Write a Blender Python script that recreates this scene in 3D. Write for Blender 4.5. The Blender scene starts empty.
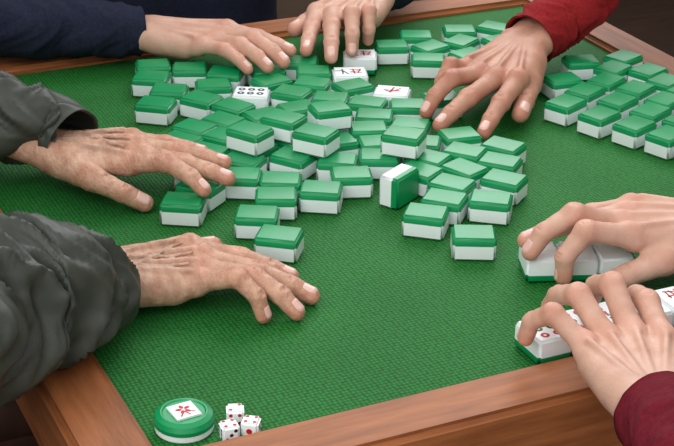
import bpy, bmesh, math, random
import numpy as np
from mathutils import Vector, Matrix, noise
random.seed(4)
scene=bpy.context.scene
try: scene.view_settings.view_transform='Standard'
except Exception as e: print(e)
TZ=0.75
# ---------------- camera (surveyed pose) ----------------
F=1569.0
Xc=Vector((0.9055,0.1712,-0.3883)); Yc=Vector((-0.4241,0.3981,-0.8134)); Zc=Vector((0.0153,0.9012,0.4331))
R=Matrix((Xc,Yc,Zc))
CAM=Vector((-0.5436,-1.1388,TZ+0.606))
cd=bpy.data.cameras.new('camera'); cam=bpy.data.objects.new('camera',cd); scene.collection.objects.link(cam)
cd.sensor_width=36; cd.lens=F/674*36
Rq=R.to_quaternion().to_matrix()
cam.matrix_world=Matrix.Translation(CAM)@Rq.to_4x4()
cd.clip_start=0.05
scene.camera=cam
def P(u,v,h=0.0):
    r=R@Vector(((u-337)/F,-(v-223)/F,-1))
    t=(TZ+h/1000-CAM.z)/r.z
    return CAM+r*t
# ---------------- materials ----------------
def lin(c):
    return tuple(((x/255)/12.92 if x/255<=0.04045 else ((x/255+0.055)/1.055)**2.4) for x in c)+(1,)
def mat(name,c1,c2=None,rough=.5,nscale=20,bump=0,bscale=200,spec=.5,sss=0,stretch=None,coat=0,metal=0,bdist=.001,skin=False):
    m=bpy.data.materials.new(name); m.use_nodes=True
    nt=m.node_tree; b=nt.nodes['Principled BSDF']
    b.inputs['Roughness'].default_value=rough
    b.inputs['Specular IOR Level'].default_value=spec
    b.inputs['Metallic'].default_value=metal
    b.inputs['Coat Weight'].default_value=coat
    tc=nt.nodes.new('ShaderNodeTexCoord'); mp=nt.nodes.new('ShaderNodeMapping')
    nt.links.new(tc.outputs['Object'],mp.inputs['Vector'])
    if stretch: mp.inputs['Scale'].default_value=stretch
    n=nt.nodes.new('ShaderNodeTexNoise'); n.inputs['Scale'].default_value=nscale; n.inputs['Detail'].default_value=5
    nt.links.new(mp.outputs[0],n.inputs['Vector'])
    cr=nt.nodes.new('ShaderNodeValToRGB')
    cr.color_ramp.elements[0].color=lin(c1); cr.color_ramp.elements[1].color=lin(c2 or c1)
    cr.color_ramp.elements[0].position=.3; cr.color_ramp.elements[1].position=.7
    nt.links.new(n.outputs['Fac'],cr.inputs['Fac']); out=cr.outputs[0]
    if skin:
        for an,col in (('flush',(1.0,.70,.66,1)),('vein',(.74,.86,.92,1))):
            at=nt.nodes.new('ShaderNodeAttribute'); at.attribute_name=an
            mx=nt.nodes.new('ShaderNodeMixRGB'); mx.blend_type='MULTIPLY'; mx.inputs[2].default_value=col
            nt.links.new(at.outputs['Fac'],mx.inputs[0]); nt.links.new(out,mx.inputs[1]); out=mx.outputs[0]
    nt.links.new(out,b.inputs['Base Color'])
    if sss:
        b.inputs['Subsurface Weight'].default_value=sss
        b.inputs['Subsurface Radius'].default_value=(1,.35,.2)
        b.inputs['Subsurface Scale'].default_value=.006
    if bump:
        n2=nt.nodes.new('ShaderNodeTexNoise'); n2.inputs['Scale'].default_value=bscale; n2.inputs['Detail'].default_value=4
        nt.links.new(mp.outputs[0],n2.inputs['Vector'])
        bp=nt.nodes.new('ShaderNodeBump'); bp.inputs['Strength'].default_value=bump; bp.inputs['Distance'].default_value=bdist
        nt.links.new(n2.outputs['Fac'],bp.inputs['Height']); nt.links.new(bp.outputs[0],b.inputs['Normal'])
    return m
M={}
M['white']=mat('tile_ivory',(236,246,247),(242,249,250),rough=.3,spec=.5)
M['green']=mat('tile_green',(4,140,80),(12,152,90),rough=.33,spec=.5,nscale=30)
M['red']=mat('ink_red',(190,25,30),rough=.5)
M['black']=mat('ink_black',(25,30,45),rough=.5)
M['inkg']=mat('ink_green',(15,100,60),rough=.5)
M['woodx']=mat('rail_wood_x',(134,78,42),(172,106,62),rough=.5,nscale=14,stretch=(1,9,9),bump=.25,bscale=60,spec=.32)
M['woody']=mat('rail_wood_y',(124,72,38),(160,98,58),rough=.5,nscale=14,stretch=(9,1,9),bump=.25,bscale=60,spec=.32)
M['wooddark']=mat('dark_wood',(52,30,20),(72,42,28),rough=.5,nscale=10,stretch=(6,6,1))
M['floor']=mat('floor_wood',(40,25,18),(60,38,27),rough=.6,nscale=6,stretch=(1,8,1))
M['wall']=mat('wall_paint',(96,78,62),(104,86,70),rough=.9)
M['skinA']=mat('skin_elder',(182,134,110),(214,174,148),rough=.5,nscale=75,bump=.9,bscale=260,sss=.1,spec=.4,stretch=(1.7,1,1),bdist=.0014,skin=True)
M['skinB']=mat('skin_pale',(202,156,134),(220,180,160),rough=.5,nscale=45,bump=.4,bscale=450,sss=.12,spec=.35,skin=True)
M['skinD']=mat('skin_tan',(178,126,104),(200,152,128),rough=.5,nscale=45,bump=.45,bscale=450,sss=.12,spec=.35,skin=True)
M['nail']=mat('fingernail',(226,180,168),(232,190,178),rough=.25,spec=.5)
M['jacket']=mat('jacket_nylon',(52,56,50),(68,72,64),rough=.5,nscale=30,bump=.3,bscale=120,spec=.4)
M['navy']=mat('navy_sweater',(28,32,50),(38,44,64),rough=.9,nscale=300,bump=.6,bscale=900,spec=.2)
M['redw']=mat('red_sweater',(128,24,28),(148,34,36),rough=.9,nscale=300,bump=.6,bscale=900,spec=.2)
M['burg']=mat('burgundy_sweater',(98,20,34),(120,28,42),rough=.9,nscale=300,bump=.6,bscale=900,spec=.2)
# felt
m=bpy.data.materials.new('green_felt'); m.use_nodes=True; nt=m.node_tree; b=nt.nodes['Principled BSDF']
b.inputs['Roughness'].default_value=.7; b.inputs['Specular IOR Level'].default_value=.3
tc=nt.nodes.new('ShaderNodeTexCoord')
n=nt.nodes.new('ShaderNodeTexNoise'); n.inputs['Scale'].default_value=7; n.inputs['Detail'].default_value=8
nt.links.new(tc.outputs['Object'],n.inputs['Vector'])
cr=nt.nodes.new('ShaderNodeValToRGB'); cr.color_ramp.elements[0].color=lin((24,110,38)); cr.color_ramp.elements[1].color=lin((34,125,46))
cr.color_ramp.elements[0].position=.3; cr.color_ramp.elements[1].position=.7
nt.links.new(n.outputs['Fac'],cr.inputs['Fac'])
vo=nt.nodes.new('ShaderNodeTexVoronoi'); vo.inputs['Scale'].default_value=280; vo.inputs['Randomness'].default_value=.25
nt.links.new(tc.outputs['Object'],vo.inputs['Vector'])
mr=nt.nodes.new('ShaderNodeMapRange'); mr.inputs['From Max'].default_value=.65; mr.inputs['To Min'].default_value=1.5; mr.inputs['To Max'].default_value=.38
nt.links.new(vo.outputs['Distance'],mr.inputs['Value'])
mx=nt.nodes.new('ShaderNodeMixRGB'); mx.blend_type='MULTIPLY'; mx.inputs[0].default_value=1
nt.links.new(cr.outputs[0],mx.inputs[1]); nt.links.new(mr.outputs[0],mx.inputs[2]); nt.links.new(mx.outputs[0],b.inputs['Base Color'])
bp=nt.nodes.new('ShaderNodeBump'); bp.inputs['Strength'].default_value=.9; bp.inputs['Distance'].default_value=.0014; bp.invert=True
nt.links.new(vo.outputs['Distance'],bp.inputs['Height']); nt.links.new(bp.outputs[0],b.inputs['Normal'])
M['felt']=m
# ---------------- helpers ----------------
def mkobj(name,verts,faces,mats,midx=None,smooth=True,parent=None):
    me=bpy.data.meshes.new(name); me.from_pydata([tuple(v) for v in verts],[],[tuple(int(i) for i in f) for f in faces])
    for mm in mats: me.materials.append(mm)
    if midx is not None: me.polygons.foreach_set('material_index',list(midx))
    me.polygons.foreach_set('use_smooth',[smooth]*len(me.polygons)); me.update()
    o=bpy.data.objects.new(name,me); scene.collection.objects.link(o)
    if parent: o.parent=parent
    return o
def empty(name,loc=(0,0,0)):
    o=bpy.data.objects.new(name,None); scene.collection.objects.link(o); o.location=(0,0,0); o.empty_display_size=.05; return o
def box(name,lo,hi,m,parent=None,bev=.0):
    lo=Vector(lo);hi=Vector(hi)
    bm=bmesh.new(); bmesh.ops.create_cube(bm,size=1)
    for v in bm.verts: v.co=Vector(((v.co.x+.5)*(hi.x-lo.x)+lo.x,(v.co.y+.5)*(hi.y-lo.y)+lo.y,(v.co.z+.5)*(hi.z-lo.z)+lo.z))
    if bev: bmesh.ops.bevel(bm,geom=bm.edges[:],offset=bev,segments=2,affect='EDGES')
    me=bpy.data.meshes.new(name); bm.to_mesh(me); bm.free(); me.materials.append(m)
    o=bpy.data.objects.new(name,me); scene.collection.objects.link(o)
    if parent:o.parent=parent
    return o
# ---------------- room ----------------
box('floor',(-2.5,-2.5,-.05),(2.5,2.5,0),M['floor'])
box('wall_back',(-2.5,2.5,0),(2.5,2.6,2.6),M['wall']); box('wall_right',(2.5,-2.5,0),(2.6,2.5,2.6),M['wall'])
box('wall_left',(-2.6,-2.5,0),(-2.5,2.5,2.6),M['wall'])
# ---------------- table ----------------
x0,x1,y0,y1=-.268,.4825,-.290,.478; W=.052; LIP=.008
table=empty('mahjong_table')
box('felt_top',(x0-.004,y0-.004,TZ-.012),(x1+.004,y1+.004,TZ),M['felt'],table)
def rail(name,q,m):
    bm=bmesh.new()
    lo=[bm.verts.new((x,y,TZ-.05)) for x,y in q]; hi=[bm.verts.new((x,y,TZ+LIP)) for x,y in q]
    bm.faces.new(lo[::-1]); bm.faces.new(hi)
    for i in range(4): bm.faces.new((lo[i],lo[(i+1)%4],hi[(i+1)%4],hi[i]))
    es=[e for e in bm.edges if abs(e.verts[0].co.z-e.verts[1].co.z)<1e-5 and e.verts[0].co.z>TZ and (Vector(e.verts[0].co-e.verts[1].co).length>.3)]
    bmesh.ops.bevel(bm,geom=es,offset=.005,segments=3,affect='EDGES')
    me=bpy.data.meshes.new(name); bm.to_mesh(me); bm.free(); me.materials.append(m)
    o=bpy.data.objects.new(name,me); scene.collection.objects.link(o); o.parent=table
rail('rail_front',[(x0-W,y0-W),(x1+W,y0-W),(x1,y0),(x0,y0)],M['woodx'])
rail('rail_back',[(x0,y1),(x1,y1),(x1+W,y1+W),(x0-W,y1+W)],M['woodx'])
rail('rail_left',[(x0-W,y0-W),(x0,y0),(x0,y1),(x0-W,y1+W)],M['woody'])
rail('rail_right',[(x1,y0),(x1+W,y0-W),(x1+W,y1+W),(x1,y1)],M['woody'])
for i,(lx,ly) in enumerate([(x0-.02,y0-.02),(x1+.02,y0-.02),(x0-.02,y1+.02),(x1+.02,y1+.02)]):
    box('leg_%d'%i,(lx-.025,ly-.025,0),(lx+.025,ly+.025,TZ-.05),M['wooddark'],table,.004)
# ---------------- surface nets ----------------
class Field:
    def __init__(s,pts,pad,h):
        a=np.array([list(p) for p in pts]); s.o=a.min(0)-pad; s.h=h
        s.n=np.ceil((a.max(0)+pad-s.o)/h).astype(int)+1
        s.ax=[s.o[i]+np.arange(s.n[i])*h for i in range(3)]
        s.D=np.full(s.n,.03,dtype=np.float32)
    def cap(s,a,b,ra,rb,k,F=None,sub=False):
        F=s.D if F is None else F
        a=np.array(a,dtype=float);b=np.array(b,dtype=float); m=max(ra,rb)+k+3*s.h
        lo=np.floor((np.minimum(a,b)-m-s.o)/s.h).astype(int).clip(0); hi=(np.ceil((np.maximum(a,b)+m-s.o)/s.h).astype(int)+1)
        hi=np.minimum(hi,s.n)
        if (hi<=lo).any(): return
        sl=tuple(slice(lo[i],hi[i]) for i in range(3))
        X=s.ax[0][sl[0]][:,None,None]-a[0];Y=s.ax[1][sl[1]][None,:,None]-a[1];Z=s.ax[2][sl[2]][None,None,:]-a[2]
        ab=b-a; L=max((ab**2).sum(),1e-12)
        t=((X*ab[0]+Y*ab[1]+Z*ab[2])/L).clip(0,1)
        d=np.sqrt((X-t*ab[0])**2+(Y-t*ab[1])**2+(Z-t*ab[2])**2)-(ra+(rb-ra)*t)
        G=F[sl]
        if sub:
            q=-d; hh=np.maximum(k-np.abs(G-q),0)/k; F[sl]=np.maximum(G,q)+hh*hh*k/4
        else:
            hh=np.maximum(k-np.abs(G-d),0)/k; F[sl]=np.minimum(G,d)+0-hh*hh*k/4
    def mesh(s):
        D=s.D; ins=D<0; c=np.zeros(tuple(np.array(D.shape)-1),dtype=np.int8)
        nx,ny,nz=D.shape
        for x in(0,1):
            for y in(0,1):
                for z in(0,1): c+=ins[x:nx-1+x,y:ny-1+y,z:nz-1+z]
        mask=(c>0)&(c<8); I=np.argwhere(mask); idx=-np.ones(mask.shape,dtype=np.int64); idx[mask]=np.arange(len(I))
        acc=np.zeros((len(I),3));cnt=np.zeros(len(I))
        cs=[(x,y,z) for x in(0,1) for y in(0,1) for z in(0,1)]
        for a in cs:
            for b in cs:
                if sum(b)-sum(a)==1 and all(b[i]>=a[i] for i in range(3)):
                    fa=D[I[:,0]+a[0],I[:,1]+a[1],I[:,2]+a[2]];fb=D[I[:,0]+b[0],I[:,1]+b[1],I[:,2]+b[2]]
                    cr=(fa<0)!=(fb<0); t=np.where(cr,fa/np.where(cr,fa-fb,1),0)
                    p=np.array(a)+t[:,None]*(np.array(b)-np.array(a)); acc+=p*cr[:,None]; cnt+=cr
        V=(I+acc/cnt[:,None])*s.h+s.o
        Q=[]
        for ax in range(3):
            u,v=(ax+1)%3,(ax+2)%3
            s0=[slice(None)]*3;s1=[slice(None)]*3; s0[ax]=slice(0,-1);s1[ax]=slice(1,None)
            cr=ins[tuple(s0)]!=ins[tuple(s1)]
            E=np.argwhere(cr); ok=(E[:,u]>0)&(E[:,v]>0)&(E[:,u]<D.shape[u]-1)&(E[:,v]<D.shape[v]-1); E=E[ok]
            fl=ins[E[:,0],E[:,1],E[:,2]]
            def cell(du,dv):
                e=E.copy(); e[:,u]+=du;e[:,v]+=dv; return idx[e[:,0],e[:,1],e[:,2]]
            q=np.stack([cell(-1,-1),cell(0,-1),cell(0,0),cell(-1,0)],1)
            q[~fl]=q[~fl][:,::-1]; Q.append(q)
        Q=np.concatenate(Q); Q=Q[(Q>=0).all(1)]
        return V,Q
def unit(v): return v/max(v.length,1e-9)
def chain(B,T,L,up,dipk=.6,bmin=.12,bmax=1.7):
    e1=unit(T-B); e2=unit(up-e1*up.dot(e1)); dist=(T-B).length
    def pl(b):
        p1=Vector((L[0],0));p2=p1+L[1]*Vector((math.cos(b),-math.sin(b)));p3=p2+L[2]*Vector((math.cos(b*(1+dipk)),-math.sin(b*(1+dipk))))
        return p1,p2,p3
    lo,hi=bmin,bmax
    for _ in range(30):
        mid=(lo+hi)/2
        if pl(mid)[2].length>dist: lo=mid
        else: hi=mid
    ps=pl(lo); an=math.atan2(ps[2].y,ps[2].x); c,s=math.cos(-an),math.sin(-an)
    out=[B]
    for p in ps:
        x,y=p.x*c-p.y*s,p.x*s+p.y*c; out.append(B+e1*x+e2*y)
    return out
def nail(axis_p,d,n,r,hw,hl,V,Fc):
    side=d.cross(n); o=len(V); N=9
    for i in range(N):
        for j in range(N):
            s=-1+2*i/(N-1);t=-1+2*j/(N-1)
            ss=s*math.sqrt(1-.38*t*t); tt=t*math.sqrt(1-.30*s*s)
            ph=ss*hw/r; edge=max(abs(s),abs(t)); rr=r+(.0005 if edge<.99 else -.0008)
            V.append(axis_p+d*(tt*hl)+ (n*math.cos(ph)+side*math.sin(ph))*rr)
    for i in range(N-1):
        for j in range(N-1):
            a=o+i*N+j; Fc.append((a,a+N,a+N+1,a+1))
OBS=set()
FD=[(.084,.024,(.041,.025,.0175),1.0),(.088,.004,(.045,.028,.018),1.03),(.083,-.0145,(.042,.026,.0175),.97),(.075,-.031,(.033,.020,.016),.86)]
def hand(name,parent,skin,side,wrist,mcp,tips,thumb,fore,sc=1.0,up=(0,0,1),elder=False,h=.0013,thumb_bulge=None,rs=1.0,bmin=.12):
    W_=wrist if isinstance(wrist,Vector) else P(*wrist); Mc=mcp if isinstance(mcp,Vector) else P(*mcp)
    FO=fore if isinstance(fore,Vector) else P(*fore)
    if (FO-W_).length>.06: FO=W_+unit(FO-W_)*.06
    d=unit(Mc-W_); up=Vector(up); up=unit(up-d*up.dot(d)); lat=up.cross(d)*(1 if side=='R' else -1)
    def L(f,l,u=0): return W_+d*(f*sc)+lat*(l*sc)+up*(u*sc)
    fingers=[]
    for (f,l,ln,rr),tp in zip(FD,tips):
        B=L(f,l,-.001); T=tp if isinstance(tp,Vector) else P(*tp)
        ch=chain(B,T,[x*sc for x in ln],up,bmin=bmin); fingers.append((ch,rr*sc*rs))
    CM=L(.020,.018,-.006); Tt=thumb if isinstance(thumb,Vector) else P(*thumb)
    tb=Vector(thumb_bulge) if thumb_bulge else (lat*1.0+up*.5)
    tc=chain(CM,Tt,[.042*sc,.031*sc,.022*sc],tb,dipk=.7,bmin=.1,bmax=1.2)
    pts=[W_,FO]+tc+[p for c,_ in fingers for p in c]
    Fd=Field(pts,.03,h)
    D=Fd.D
    k=.008*sc
    for (f,l,ln,rr) in FD:
        Fd.cap(L(.006,l*.55,-.001),L(f-.006,l,-.003),.0130*sc,.0106*sc*(1 if l>-.02 else .9),k)
    Fd.cap(L(.04,.012,-.007),L(.062,-.006,-.007),.012*sc,.010*sc,k)
    Fd.cap(L(.02,-.016,-.006),L(.055,-.026,-.007),.013*sc,.011*sc,k)
    fd=unit(FO-W_); flat=unit(lat-fd*lat.dot(fd))
    for s in(1,-1):
        Fd.cap(L(.004,s*.011,0),FO+flat*(s*.009*sc),.0142*sc,.0160*sc,.008)
    Fd.cap(L(-.012,-.018,.008),L(-.012,-.018,.0085),.006*sc,.006*sc,.006)
    Fd.cap(tc[0],tc[1],.0150*sc,.0108*sc,.010*sc)
    Fd.cap(L(.05,.020,-.006),tc[1]*.6+tc[0]*.4,.008*sc,.008*sc,.010*sc)
    for i,((f,l,ln,rr),(ch,_)) in enumerate(zip(FD,fingers)):
        kn=L(f,l,.0038 if elder else .0028); Fd.cap(kn,kn+d*.001,.0078*rr*sc,.0078*rr*sc,.005)
        hh=.0104 if elder else .0096
        Fd.cap(L(.012,l*.35,hh+.001),L(f-.008,l,hh-.001),.0024*sc,.0026*sc,.003)
    veins=[]
    if elder:
        for pl_ in (((.010,.004),(.030,.000),(.048,-.004),(.060,.006),(.074,.013)),((.048,-.004),(.060,-.008),(.076,-.0055)),((.012,-.010),(.030,-.013),(.050,-.022),(.068,-.022)),((.030,-.013),(.042,-.006),(.048,-.004)),((.026,.010),(.050,.019),(.070,.020))):
            for a_,b_ in zip(pl_[:-1],pl_[1:]):
                ha=.0128-.02*max(0,a_[0]-.03)*1.6; hb=.0128-.02*max(0,b_[0]-.03)*1.6
                A_,B_=L(a_[0],a_[1],ha-abs(a_[1])*.03),L(b_[0],b_[1],hb-abs(b_[1])*.03)
                Fd.cap(A_,B_,.0016,.0016,.0018)
                for t in range(6): veins.append(A_.lerp(B_,t/6))
    G=np.full_like(D,.03)
    def fing(ch,r0,rt,th=False):
        T_=np.full_like(D,.03)
        a,b,c,e=[Vector(x) for x in ch]
        if th: rr=[.0108,.0098,.0095,.0088,.0092,.0080]
        else: rr=[.0102,.0084,.0089,.0076,.0077,.0064]
        rr=[x*r0 for x in rr]
        m1=(a+b)/2;m2=(b+c)/2
        Fd.cap(a,m1,rr[0],rr[1],.002,T_);Fd.cap(m1,b,rr[1],rr[2],.002,T_);Fd.cap(b,m2,rr[2],rr[3],.003,T_);Fd.cap(m2,c,rr[3],rr[4],.002,T_);Fd.cap(c,e,rr[4],rr[5],.002,T_)
        dd=unit(e-c); nn=up-dd*up.dot(dd); nn=unit(nn) if nn.length>.05 else d
        Fd.cap(c.lerp(e,.5)-nn*.001,e-nn*.0012,rr[5]*.95,rr[5]*.9,.002,T_)
        for J,pv,nx,rj in ((b,a,c,rr[2]),(c,b,e,rr[4])):
            ax=unit(nx-pv); n2=up-ax*up.dot(ax); n2=unit(n2) if n2.length>.05 else d
            sd=ax.cross(n2)
            offs=((-.0042,-.0014,.0014,.0042) if elder else (-.0028,0,.0028)) if J is b else (-.0013,.0013)
            for off in offs:
                top=J+ax*off+n2*(rj+.0004+(0.0007 if J is b else 0))
                gr=.0010 if elder else .00075
                Fd.cap(top-sd*rj*.5-n2*rj*.13,top+sd*rj*.5-n2*rj*.13,gr,gr,.0012,T_,sub=True)
        np.minimum(T_,G,out=T_); G[:]=T_
        return dd,nn,rr
    NV=[];NF=[]
    for ch,r0 in fingers:
        dd,nn,rr=fing(ch,r0,0)
        c,e=ch[2],ch[3]; nail(c.lerp(e,.80),dd,nn,rr[5]*1.03,.0056*r0,.0062*r0,NV,NF)
    dd0,nn0,rr=fing(tc[1:2]+[tc[1].lerp(tc[2],.5),tc[2],tc[3]],sc*rs,0,True)
    nu=up*.8+lat*.5; n3=unit(nu-dd0*nu.dot(dd0)); nail(tc[2].lerp(tc[3],.78),dd0,n3,rr[5]*1.02,.0072*sc,.0075*sc,NV,NF)
    k=.0065; hh=np.maximum(k-np.abs(D-G),0)/k; D[:]=np.minimum(D,G)-hh*hh*k/4
    V,Q=Fd.mesh()
    if W_.z>TZ-.02:
        inx=(V[:,0]>x0-W)&(V[:,0]<x1+W)&(V[:,1]>y0-W)&(V[:,1]<y1+W)
        onr=inx&~((V[:,0]>x0)&(V[:,0]<x1)&(V[:,1]>y0)&(V[:,1]<y1))
        zm=np.where(onr,TZ+LIP+.0005,np.where(inx,TZ+.0005,-9)); V[:,2]=np.maximum(V[:,2],zm)
        low=V[inx&(V[:,2]<TZ+.0225)]
        for p in low: OBS.add((round(p[0]/.004),round(p[1]/.004)))
    fl=np.zeros(len(V))
    for ch in [c for c,_ in fingers]+[tc]:
        for J,am,sg in ((ch[0]+up*.008,.55,.010),(ch[1],.75,.011),(ch[2],.5,.009),(ch[3],.85,.012)):
            fl=np.maximum(fl,am*np.exp(-((V-np.array(J))**2).sum(1)/sg**2))
    ve=np.zeros(len(V))
    for p in veins: ve=np.maximum(ve,.8*np.exp(-((V-np.array(p))**2).sum(1)/.0032**2))
    if elder:
        for i in range(len(V)):
            q=Vector(V[i])-W_; a_,b_,c_=q.dot(d),q.dot(lat),q.dot(up)
            nz=noise.noise(Vector((a_*330,b_*110,c_*110)))*.00034+noise.noise(Vector((a_*140,b_*260,c_*200)))*.00024
            V[i]+=np.array(up)*nz
    o=mkobj(name,V,Q,[skin],parent=parent)
    for nm,ar in (('flush',fl),('vein',ve)):
        at=o.data.attributes.new(nm,'FLOAT','POINT'); at.data.foreach_set('value',ar.astype(np.float32))
    sm=o.modifiers.new('s','SMOOTH'); sm.factor=.4; sm.iterations=1
    mkobj(name+'_nails',NV,NF,[M['nail']],parent=parent)
    return o
# ---------------- sleeves ----------------
def catmull(pts,n):
    out=[];N=len(pts)
    for i in range(N-1):
        p0=pts[max(i-1,0)];p1=pts[i];p2=pts[i+1];p3=pts[min(i+2,N-1)]
        for j in range(n):
            t=j/n; out.append(.5*((2*p1)+(-p0+p2)*t+(2*p0-5*p1+4*p2-p3)*t*t+(-p0+3*p1-3*p2+p3)*t*t*t))
    out.append(pts[-1]); return out
def sleeve(name,parent,m,pts,amp,fa=14,fb=34,seed=0,cuff=.03,band=False):
    P3=[(p if isinstance(p,Vector) else P(*p)) for p,_ in pts]
    ctl=[Vector((*p,r/1000)) for p,(q,r) in zip(P3,pts)]
    sm=catmull(ctl,40)
    C=[Vector(s[:3]) for s in sm]; Rr=[s[3] for s in sm]
    S=[0]
    for i in range(1,len(C)): S.append(S[-1]+(C[i]-C[i-1]).length)
    step=.003; n=int(S[-1]/step); M_=130
    V=[];Fc=[]
    def at(s):
        i=np.searchsorted(S,s); i=min(max(i,1),len(C)-1); t=(s-S[i-1])/max(S[i]-S[i-1],1e-9); return C[i-1].lerp(C[i],t),Rr[i-1]*(1-t)+Rr[i]*t
    rings=[]
    for s in [.03,.02,.01,.003]: rings.append((s,-.0030))
    rings.append((.0,-.0018)); rings.append((-.0012,-.0004))
    for i in range(n+1): rings.append((i*step,0))
    for (s,dr) in rings:
        c,r=at(max(s,0)); c2,_=at(max(s,0)+.01); T=unit(c2-c) if s<S[-1]-.012 else unit(C[-1]-C[-3])
        if s<0: c=c+T*s
        U=Vector((0,0,1)); U=unit(U-T*U.dot(T)); Vv=T.cross(U)
        for j in range(M_):
            th=2*math.pi*j/M_
            sx,sy=math.cos(th),math.sin(th)
            q=Vector((sx*r*fa,sy*r*fa,s*fb+seed*7.3+ .6*math.sin(th*2+seed)))
            wv=Vector((noise.noise(q*.6+Vector((5,5,5))),noise.noise(q*.6+Vector((9,2,7))),0))*.6
            n1=noise.noise(q+wv); n2=noise.noise((q+wv)*2.1+Vector((3,1,9))); n3=noise.noise(q*4.3)
            rd=(1-2*abs(n1)*1.8)*.55+(1-abs(n2)*3.4)*.30+n3*.15
            f=min(1,max(0,s)/cuff)*.8+.2
            rr=r+dr+amp*f*(rd-.35)
            if band and 0<=s<.018: rr-=.0015
            p=c+(U*sy+Vv*sx*1.04)*rr
            inx= x0-W-.01<p.x<x1+W+.01 and y0-W-.01<p.y<y1+W+.01
            onrail = inx and not (x0<p.x<x1 and y0<p.y<y1)
            zmin=TZ+(LIP+.003 if onrail else .003)
            if inx and p.z<zmin and p.z>TZ-.06: p.z=zmin+ (p.z-zmin)*.02
            if inx and not onrail and p.z<TZ+.0225: OBS.add((round(p.x/.004),round(p.y/.004)))
            V.append(p)
    nr=len(rings)
    for i in range(nr-1):
        for j in range(M_):
            a=i*M_+j;b_=i*M_+(j+1)%M_; Fc.append((a,a+M_,b_+M_,b_))
    return mkobj(name,V,Fc,[m],parent=parent)
# ---------------- torso/head ----------------
def body(parent,mcl,skin,shR,shL,fwd,hair=(25,20,18)):
    fwd=unit(Vector(fwd)); c=(shR+shL)/2; lat=unit(shL-shR); up=Vector((0,0,1))
    pel=Vector((c.x,c.y,.52))-fwd*.02
    Fd=Field([pel-up*.02,c+up*.1,shR,shL,pel+fwd*.45],.22,.009)
    for s in(1,-1):
        Fd.cap(pel+lat*s*.07,pel+lat*s*.06+up*.25,.115,.10,.05)
        Fd.cap(pel+lat*s*.06+up*.25,c+lat*s*.085-up*.05,.10,.085,.05)
        Fd.cap(c+lat*s*.04-up*0,c+lat*s*.165-up*.02,.06,.055,.05)
    Fd.cap(c,c+up*.07,.06,.052,.04)
    V,Q=Fd.mesh(); mkobj('torso',V,Q,[mcl],parent=parent)
    Fd=Field([pel,pel+fwd*.45,Vector((c.x,c.y,.05)),Vector((c.x,c.y,.05))+fwd*.6],.2,.009)
    for s in(1,-1):
        hp=pel+lat*s*.09-up*.02; kn=hp+fwd*.40+up*.0; an=kn-up*.42
        Fd.cap(hp,kn,.085,.062,.03);Fd.cap(kn,an,.06,.045,.03);Fd.cap(an-up*.035,an+fwd*.14-up*.045,.04,.033,.03)
    V,Q=Fd.mesh(); mkobj('trousers',V,Q,[M['wooddark']],parent=parent)
    hc=c+up*.235+fwd*.02
    Fd=Field([hc],.17,.0035)
    Fd.cap(c+up*.06,hc-up*.05-fwd*.01,.052,.05,.02)
    Fd.cap(hc+up*.03-fwd*.02,hc+up*.03+fwd*.015,.075,.072,.03)
    Fd.cap(hc-up*.03+fwd*.03,hc-up*.065+fwd*.055,.052,.028,.04)
    Fd.cap(hc+up*.005+fwd*.085,hc-up*.028+fwd*.102,.007,.011,.012)
    for s in(1,-1):
        Fd.cap(hc+lat*s*.075+up*.015,hc+lat*s*.078-up*.02,.012,.008,.006)
        Fd.cap(hc+lat*s*.032+up*.008+fwd*.088,hc+lat*s*.034+up*.008+fwd*.09,.011,.011,.012,sub=True)
    Fd.cap(hc-lat*.02-up*.055+fwd*.086,hc+lat*.02-up*.055+fwd*.086,.0045,.0045,.004)
    V,Q=Fd.mesh(); mkobj('head',V,Q,[skin],parent=parent)
    Fd=Field([hc],.17,.004)
    Fd.cap(hc+up*.04-fwd*.035,hc+up*.045+fwd*.0,.083,.078,.02); Fd.cap(hc-up*.04-fwd*.045,hc+up*.03-fwd*.04,.06,.078,.02)
    V,Q=Fd.mesh(); mkobj('hair',V,Q,[mat('hair',hair,rough=.6,nscale=200)],parent=parent)
# ---------------- people ----------------
V3=Vector
pl=empty('player_in_grey_jacket')
hand('left_hand',pl,M['skinA'],'L',(46,150,36),(140,152,36),[(204,190,28),(231,179,29),(229,163,30),(206,152,29)],(145,203,9),(10,135,45),sc=1.0,elder=True)
hand('right_hand',pl,M['skinA'],'R',(92,278,27),(212,259,25),[(303,280,8),(312,296,8),(297,312,8),(264,316,8)],(240,240,9),(50,286,40),sc=1.06,elder=True,bmin=.16)
sleeve('left_sleeve',pl,M['jacket'],[((72,142,42),33),((48,130,48),38),((12,124,56),40),(V3((-.30,.27,.82)),44),(V3((-.38,.33,.87)),52),(V3((-.50,.33,.97)),58),(V3((-.64,.30,1.11)),68)],.011,seed=1)
sleeve('right_sleeve',pl,M['jacket'],[((106,284,34),30),((84,289,43),42),((44,293,56),56),((-6,305,63),61),(V3((-.41,-.20,.84)),58),(V3((-.50,-.18,.92)),58),(V3((-.64,-.06,1.11)),68)],.014,seed=2)
body(pl,M['jacket'],M['skinA'],V3((-.66,-.06,1.12)),V3((-.66,.30,1.12)),(1,0,0),(120,118,115))
pn=empty('player_in_navy_sweater')
hand('right_hand',pn,M['skinB'],'R',(146,32,34),(216,36,38),[(301,54,30),(284,62,30),(268,67,30),(248,69,27)],(262,42,30),(100,30,40),sc=1.04)
hand('left_hand',pn,M['skinB'],'L',(370,-4,44),(330,20,46),[(305,54,30),(331,57,30),(352,51,30),(368,40,30)],(286,34,32),(400,-28,60),sc=1.08)
sleeve('right_sleeve',pn,M['navy'],[((138,31,36),29),((110,30,40),31),((60,27,45),33),((0,24,50),36),(V3((-.21,.60,.83)),40),(V3((-.16,.70,.95)),48),(V3((-.06,.78,1.10)),58)],.004,seed=3,band=True)
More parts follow.
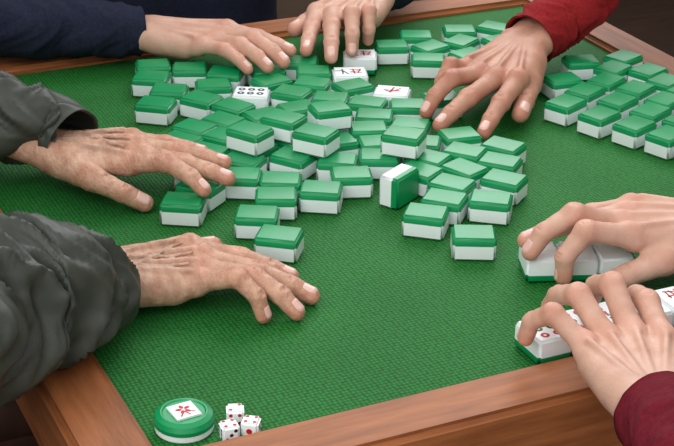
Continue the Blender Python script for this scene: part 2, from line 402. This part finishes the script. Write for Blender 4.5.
sleeve('left_sleeve',pn,M['navy'],[((376,-9,47),30),((400,-28,60),32),(V3((.36,.60,.86)),36),(V3((.40,.68,.90)),42),(V3((.38,.74,1.0)),48),(V3((.28,.78,1.10)),58)],.004,seed=4,band=True)
body(pn,M['navy'],M['skinB'],V3((-.06,.80,1.12)),V3((.28,.80,1.12)),(0,-1,0))
pr=empty('player_in_red_sweater')
hand('right_hand',pr,M['skinD'],'R',(520,50,42),(478,90,43),[(480,138,14),(437,127,20),(426,112,24),(438,98,28)],(517,129,14),(560,15,60),sc=1.1)
sleeve('right_sleeve',pr,M['redw'],[((530,40,46),32),((556,18,60),35),((580,-5,80),38),(V3((.52,.34,.90)),42),(V3((.62,.36,.96)),48),(V3((.78,.33,1.10)),60)],.006,seed=5,band=True)
body(pr,M['redw'],M['skinD'],V3((.82,.34,1.12)),V3((.82,-.02,1.12)),(-1,0,0))
sleeve('left_sleeve',pr,M['redw'],[(V3((.735,.02,.645)),30),(V3((.80,-.03,.70)),38),(V3((.87,-.08,.80)),44),(V3((.86,-.07,.95)),48),(V3((.82,-.02,1.10)),60)],.005,seed=8)
hand('left_hand',pr,M['skinD'],'L',V3((.72,.03,.64)),V3((.66,.04,.63)),[V3((.575,.075,.61)),V3((.565,.05,.61)),V3((.57,.025,.61)),V3((.585,.005,.61))],V3((.65,.10,.61)),V3((.77,.0,.67)),sc=.95,h=.002)
pb=empty('player_in_burgundy_sweater')
hand('right_hand',pb,M['skinB'],'R',(732,226,42),(640,222,44),[(563,277,15),(530,252,30),(525,240,31),(548,226,31)],(595,288,10),(775,245,52),sc=1.06)
hand('left_hand',pb,M['skinB'],'L',(654,404,40),(630,343,40),[(630,297,31),(590,300,31),(549,308,31),(525,338,28)],(670,345,22),(690,450,52),sc=1.04)
sleeve('left_sleeve',pb,M['burg'],[((662,416,44),32),((690,452,52),35),(V3((-.01,-.56,.80)),38),(V3((-.03,-.64,.84)),44),(V3((-.02,-.70,.98)),50),(V3((.03,-.74,1.10)),60)],.005,seed=6,band=True)
sleeve('right_sleeve',pb,M['burg'],[((752,238,48),30),((785,262,58),33),(V3((.35,-.40,.84)),38),(V3((.40,-.54,.88)),44),(V3((.42,-.64,.98)),50),(V3((.38,-.74,1.10)),60)],.005,seed=7,band=True)
body(pb,M['burg'],M['skinB'],V3((.38,-.76,1.12)),V3((.03,-.76,1.12)),(0,1,0))
# ---------------- tiles ----------------
TL,TW,TH,GC=.0375,.0305,.0215,.0142
def tile_base():
    bm=bmesh.new(); bmesh.ops.create_cube(bm,size=1)
    for v in bm.verts: v.co=Vector((v.co.x*TL,v.co.y*TW,(v.co.z+.5)*TH))
    bmesh.ops.bevel(bm,geom=bm.edges[:],offset=.0024,segments=3,affect='EDGES')
    bmesh.ops.bisect_plane(bm,geom=bm.verts[:]+bm.edges[:]+bm.faces[:],plane_co=(0,0,GC),plane_no=(0,0,1))
    bm.verts.index_update()
    V=[v.co.copy() for v in bm.verts]; Fs=[[v.index for v in f.verts] for f in bm.faces]
    Mi=[1 if f.calc_center_median().z>GC else 0 for f in bm.faces]
    bm.free(); return V,Fs,Mi
TB=tile_base()
def disc(cx,cy,r,z,mi,n=12):
    return [(cx+r*math.cos(2*math.pi*i/n),cy+r*math.sin(2*math.pi*i/n),z) for i in range(n)],mi
def rect(cx,cy,w,h,a,z,mi):
    c,s=math.cos(a),math.sin(a)
    return [(cx+x*c-y*s,cy+x*s+y*c,z) for x,y in((-w/2,-h/2),(w/2,-h/2),(w/2,h/2),(-w/2,h/2))],mi
def marks(kind):
    z=TH+.00006; o=[]
    if kind=='dots':
        for ix in range(3):
            for iy in range(2): o.append(disc((ix-1)*.010,(iy-.5)*.011,.0038,z,[3,3,3][ix]))
            for iy in range(2): o.append(disc((ix-1)*.010,(iy-.5)*.011,.0014,z+.00004,0))
    if kind=='cdots':
        for ix in range(3):
            for iy in range(2):
                o.append(disc((ix-1)*.010,(iy-.5)*.011,.0036,z,[2,4,2][ix])); o.append(disc((ix-1)*.010,(iy-.5)*.011,.0013,z+.00004,0))
    if kind=='char':
        for (cx,cy,w,h,a) in ((-.008,0,.0016,.015,0),(-.012,.002,.008,.0016,.1),(-.005,-.003,.0016,.012,.5),(.006,0,.012,.0018,.2),(.006,.005,.012,.0016,-.1),(.006,-.005,.013,.0016,.1),(.004,0,.0018,.014,.1),(.010,.001,.0016,.012,-.3)):
            o.append(rect(cx,cy,w,h,a,z,2 if cx>-.0 else 3))
    if kind=='red':
        for (cx,cy,w,h,a) in ((0,0,.002,.018,1.57),(0,.003,.013,.0022,1.4),(.003,-.002,.012,.002,.3),(-.004,-.003,.002,.011,.9),(.006,.004,.002,.008,-.6)):
            o.append(rect(cx,cy,w,h,a,z,2))
    if kind=='bam':
        for ix in range(3):
            for iy in range(2): o.append(rect((ix-1)*.010,(iy-.5)*.011,.0080,.0026,0,z,[4,2,4][ix]))
    return o
class TG:
    def __init__(s): s.V=[];s.F=[];s.M=[]
    def add(s,mtx,flip=False,kind=None):
        o=len(s.V)
        for v in TB[0]:
            w=Vector((v.x,-v.y,TH-v.z)) if flip else v
            s.V.append(mtx@w)
        s.F+= [[i+o for i in f] for f in TB[1]]; s.M+=TB[2]
        if kind:
            for pts,mi in marks(kind):
                o=len(s.V); s.V+=[mtx@Vector(p) for p in pts]; s.F.append(list(range(o,o+len(pts)))); s.M.append(mi)
    def make(s,name):
        ob=mkobj(name,s.V,s.F,[M['white'],M['green'],M['red'],M['black'],M['inkg']],s.M,smooth=True)
        md=ob.modifiers.new('wn','WEIGHTED_NORMAL'); md.keep_sharp=True; md.weight=100
        return ob
TI=[]
rj=random.Random(11)
def add(g,lst,kind=None,fixed=False):
    for t in lst:
        k=t[3] if len(t)>3 else kind
        jit=rj.uniform(-10,10) if not (fixed or k or g=='pileR') else 0
        TI.append(dict(p=P(t[0],t[1],22).xy,a=math.radians(t[2]-25+jit),g=g,k=k,fix=fixed or bool(k)))
add('pile',[(157,60,12),(168,74,-8),(198,68,-5),(189,88,-4),(230,70,-10),(222,86,8),(222,108,-6),(251,91,-4,'dots'),(262,72,20),(286,70,-5),(290,84,30),(318,74,10),(312,86,-10),(286,98,-15),(306,98,20),(330,94,-12),(350,90,40),
 (360,53,0,'char'),(350,71,5,'char'),(392,90,-10,'red'),(395,43,-4),(434,44,30),(428,54,-5),(468,52,35),(464,30,10),(492,26,-20),(500,38,30),(418,34,10),(452,38,60),
 (240,116,-30),(262,108,-20),(232,128,-32),(280,112,-35),(300,112,25),(322,112,-25),(256,130,-35),(285,126,30),(314,126,-30),(345,108,-15),(348,122,10),(375,116,-15),(408,112,-10),(432,116,10),
 (222,142,-35),(248,144,-25),(278,142,-30),(304,142,-40),(336,138,30),(364,134,5),(392,130,-12),(422,130,-15),(452,126,20),
 (236,156,-15),(268,158,-30),(302,156,-20),(334,152,0),(366,150,-8),(400,150,-30),(436,148,-35),(464,142,-30),
 (250,172,5),(287,168,-5),(350,166,0),(420,164,-30),(458,162,-35),(488,156,-20),
 (281,184,-8),(448,176,-35),(482,174,-20),(452,192,-15),(218,180,-20)])
for t in [(321,186,-6),(183,198,-6),(257,211,-4),(279,232,-12),(426,210,-14),(491,196,-12),(474,231,-1)]:
    add('single',[t],fixed=True)
TI.append(dict(p=P(399,187,15).xy,a=math.radians(-25+55),g='stand',k=None,fix=True))
add('pileR',[(566,100,48),(585,88,50),(604,76,50),(622,64,50),(640,56,45),(600,112,45),(618,98,48),(636,86,50),(655,75,48),(672,66,45),(572,76,20),(595,62,10),
 (635,122,45),(652,108,48),(668,96,48),(688,86,48),(668,132,45),(684,118,45),(700,105,45),(700,142,45),(716,128,45)])
def corners(t,g=.0004):
    c,s=math.cos(t['a']),math.sin(t['a']); L,Wd=(TL+g)/2,(TW+g)/2
    if t['g']=='stand': Wd=TH/2
    return [Vector((t['p'].x+x*c-y*s,t['p'].y+x*s+y*c)) for x,y in((-L,-Wd),(L,-Wd),(L,Wd),(-L,Wd))],(Vector((c,s)),Vector((-s,c)))
ob_=np.array([(a*.004,b*.004) for a,b in OBS]) if OBS else np.zeros((0,2))
for it in range(220):
    mv=False
    for i in range(len(TI)):
        for j in range(i):
            d=TI[i]['p']-TI[j]['p']
            if d.length>.049: continue
            ci,ai=corners(TI[i]); cj,aj=corners(TI[j]); best=None
            for ax in ai+aj:
                a=[p.dot(ax) for p in ci]; bb=[p.dot(ax) for p in cj]
                ov=min(max(a),max(bb))-max(min(a),min(bb))
                if ov<=0: best=None;break
                if best is None or ov<best[0]: best=(ov,ax)
            if best:
                ov,ax=best
                if d.dot(ax)<0: ax=-ax
                fi,fj=TI[i]['fix'],TI[j]['fix']
                wi=0 if fi else (1 if fj else .5); wj=0 if fj else (1 if fi else .5)
                TI[i]['p']=TI[i]['p']+ax*ov*wi; TI[j]['p']=TI[j]['p']-ax*ov*wj; mv=True
    for t in TI:
        if not t['fix'] and len(ob_):
            c,s=math.cos(t['a']),math.sin(t['a']); dx=ob_[:,0]-t['p'].x; dy=ob_[:,1]-t['p'].y
            lx=dx*c+dy*s; ly=-dx*s+dy*c
            px=TL/2+.002-np.abs(lx); py=TW/2+.002-np.abs(ly); k_=(px>0)&(py>0)
            if k_.any():
                mx_,my_=lx[k_].mean(),ly[k_].mean(); dpx,dpy=px[k_].max(),py[k_].max()
                if dpx<dpy: l_=Vector((-math.copysign(dpx,mx_),0))
                else: l_=Vector((0,-math.copysign(dpy,my_)))
                t['p']=t['p']+Vector((l_.x*c-l_.y*s,l_.x*s+l_.y*c))*.6; mv=True
        t['p'].x=min(max(t['p'].x,x0+.025),x1-.025); t['p'].y=min(max(t['p'].y,y0+.025),y1-.025)
    if not mv: break
gp=TG(); gr=TG()
for t in TI:
    mtx=Matrix.Translation((t['p'].x,t['p'].y,TZ+.0002))@Matrix.Rotation(t['a'],4,'Z')
    if t['g']=='single':
        g=TG(); g.add(mtx); g.make('mahjong_tile')
    elif t['g']=='stand':
        g=TG(); g.add(mtx@Matrix.Translation((0,TH/2,TW/2))@Matrix.Rotation(math.radians(90),4,'X')); g.make('mahjong_tile')
    elif t['g']=='pileR': gr.add(mtx)
    else: gp.add(mtx,flip=bool(t['k']),kind=t['k'])
for (u,v,an) in ((330,106,20),(284,116,-30),(316,130,-28),(404,132,-20),(250,128,-34)):
    p=P(u,v,43); gp.add(Matrix.Translation((p.x,p.y,TZ+TH+.0004))@Matrix.Rotation(math.radians(an-25),4,'Z'))
gp.make('mahjong_tile_pile'); gr.make('mahjong_tile_pile')
g=TG()
for i in range(8):
    g.add(Matrix.Translation((.047+i*.0308,-.2695,TZ+.0002))@Matrix.Rotation(math.radians(90),4,'Z'),True,['cdots','cdots','bam','dots','char','cdots','dots','red'][i])
g.make('mahjong_tile_row')
g=TG(); c0=P(541,250,22)
a=math.radians(-25+4); dv=Vector((math.cos(a),math.sin(a),0))
for i in range(3):
    c=Vector((c0.x,c0.y,TZ+.0002))+dv*i*.0308
    g.add(Matrix.Translation(c)@Matrix.Rotation(a+math.pi/2,4,'Z'),True,None)
g.make('mahjong_tile_row')
# ---------------- disc + dice ----------------
c=P(184,414,12)
prof=[(0,0,0),(.0195,0,0),(.0207,.0015,0),(.0207,.0055,0),(.0212,.006,1),(.0215,.009,1),(.0200,.0125,1),(.0165,.0145,1),(.0155,.0145,1),(.0145,.0135,1),(0,.0135,1)]
V=[];Fc=[];Mi=[];N=48
for r,z,_ in prof:
    for i in range(N): V.append((c.x+r*math.cos(2*math.pi*i/N),c.y+r*math.sin(2*math.pi*i/N),TZ+.0002+z))
for k_ in range(len(prof)-1):
    for i in range(N):
        a=k_*N+i;b_=k_*N+(i+1)%N; Fc.append((a,b_,b_+N,a+N)); Mi.append(prof[k_+1][2])
an=math.radians(5)
def q(pts,z,mi):
    o=len(V)
    for x,y in pts: V.append((c.x+x*math.cos(an)-y*math.sin(an),c.y+x*math.sin(an)+y*math.cos(an),TZ+z))
    Fc.append(list(range(o,o+len(pts)))); Mi.append(mi)
def rc(cx,cy,w,h,a,z,mi):
    q([(cx+x*math.cos(a)-y*math.sin(a),cy+x*math.sin(a)+y*math.cos(a)) for x,y in((-w/2,-h/2),(w/2,-h/2),(w/2,h/2),(-w/2,h/2))],z,mi)
s=.0092
o=len(V)
rc(0,0,2*s,2*s,0,.0152,0)
for a_,b_ in((0,1),(1,2),(2,3),(3,0)):
    o2=len(V)
    for k_ in(a_,b_): V.append(V[o+k_])
    for k_ in(b_,a_): V.append((V[o+k_][0],V[o+k_][1],TZ+.0130))
    Fc.append([o2,o2+3,o2+2,o2+1]); Mi.append(0)
for i in range(5):
    t=2*math.pi*i/5+.4; cx,cy=.0034*math.cos(t),.0034*math.sin(t)+.001
    q([(cx+.0024*math.cos(t)*math.cos(p_)-.0015*math.sin(t)*math.sin(p_),cy+.0024*math.sin(t)*math.cos(p_)+.0015*math.cos(t)*math.sin(p_)) for p_ in [k_*math.pi/5 for k_ in range(10)]],.01526+i*.000004,2)
for (cx,cy,w,h,a) in ((.001,-.0045,.0012,.006,.4),(-.0035,-.005,.0012,.005,-.7),(.0045,-.0035,.0012,.005,1.0)):
    rc(cx,cy,w,h,a,.0153,2)
ob=mkobj('round_wind_marker',V,Fc,[M['white'],M['green'],M['red']],Mi,smooth=False)
def die(u,v,ang,ds=.0125,vals=(4,2,3)):
    p=P(u,v,12)
    bm=bmesh.new(); bmesh.ops.create_cube(bm,size=ds); bmesh.ops.bevel(bm,geom=bm.edges[:],offset=.0016,segments=3,affect='EDGES')
    bm.verts.index_update(); V=[x.co.copy() for x in bm.verts]; Fc=[[x.index for x in f.verts] for f in bm.faces]; Mi=[0]*len(Fc); bm.free()
    pat={1:[(0,0)],2:[(-1,-1),(1,1)],3:[(-1,-1),(0,0),(1,1)],4:[(-1,-1),(1,1),(-1,1),(1,-1)],5:[(-1,-1),(1,1),(-1,1),(1,-1),(0,0)],6:[(-1,-1),(1,1),(-1,1),(1,-1),(-1,0),(1,0)]}
    e=ds/2+.00005
    for ax,val in ((2,vals[0]),(-1,vals[1]),(0,vals[2]),(1,5),(-3,6)):
        for (x,y) in pat[val]:
            rr=.0022 if val==1 else .0014; o=len(V)
            for i in range(10):
                t=2*math.pi*i/10; X=x*ds*.25+rr*math.cos(t);Y=y*ds*.25+rr*math.sin(t)
                V.append(V3((X,Y,e)) if ax==2 else V3((X,-e,Y)) if ax==-1 else V3((e,X,Y)) if ax==0 else V3((-X,e,Y)) if ax==1 else V3((-e,-X,Y)))
            Fc.append(list(range(o,o+10))); Mi.append(1 if val in(1,4,2) else 2)
    mt=Matrix.Translation((p.x,p.y,TZ+ds/2+.0002))@Matrix.Rotation(math.radians(ang),4,'Z')
    mkobj('die',[mt@x for x in V],Fc,[M['white'],M['red'],M['black']],Mi,smooth=False)
die(235,408,-20,vals=(2,4,1)); die(229,424,-5,vals=(4,3,2)); die(251,420,-35,vals=(4,1,5))
# ---------------- lights ----------------
def area(name,loc,tgt,size,e,col):
    l=bpy.data.lights.new(name,'AREA'); l.size=size; l.energy=e; l.color=col; l.shape='SQUARE'
    o=bpy.data.objects.new(name,l); scene.collection.objects.link(o); o.location=loc
    o.rotation_euler=(V3(tgt)-V3(loc)).to_track_quat('-Z','Y').to_euler()
area('window_light',(-1.7,-1.2,2.3),(0,0,.75),2.0,38,(1,.98,.95))
area('window_light_back',(1.2,1.8,2.4),(.2,.2,.75),2.0,50,(.97,.98,1))
w=bpy.data.worlds.new('World'); scene.world=w; w.use_nodes=True
w.node_tree.nodes['Background'].inputs[0].default_value=(.92,.93,.94,1); w.node_tree.nodes['Background'].inputs[1].default_value=1.0
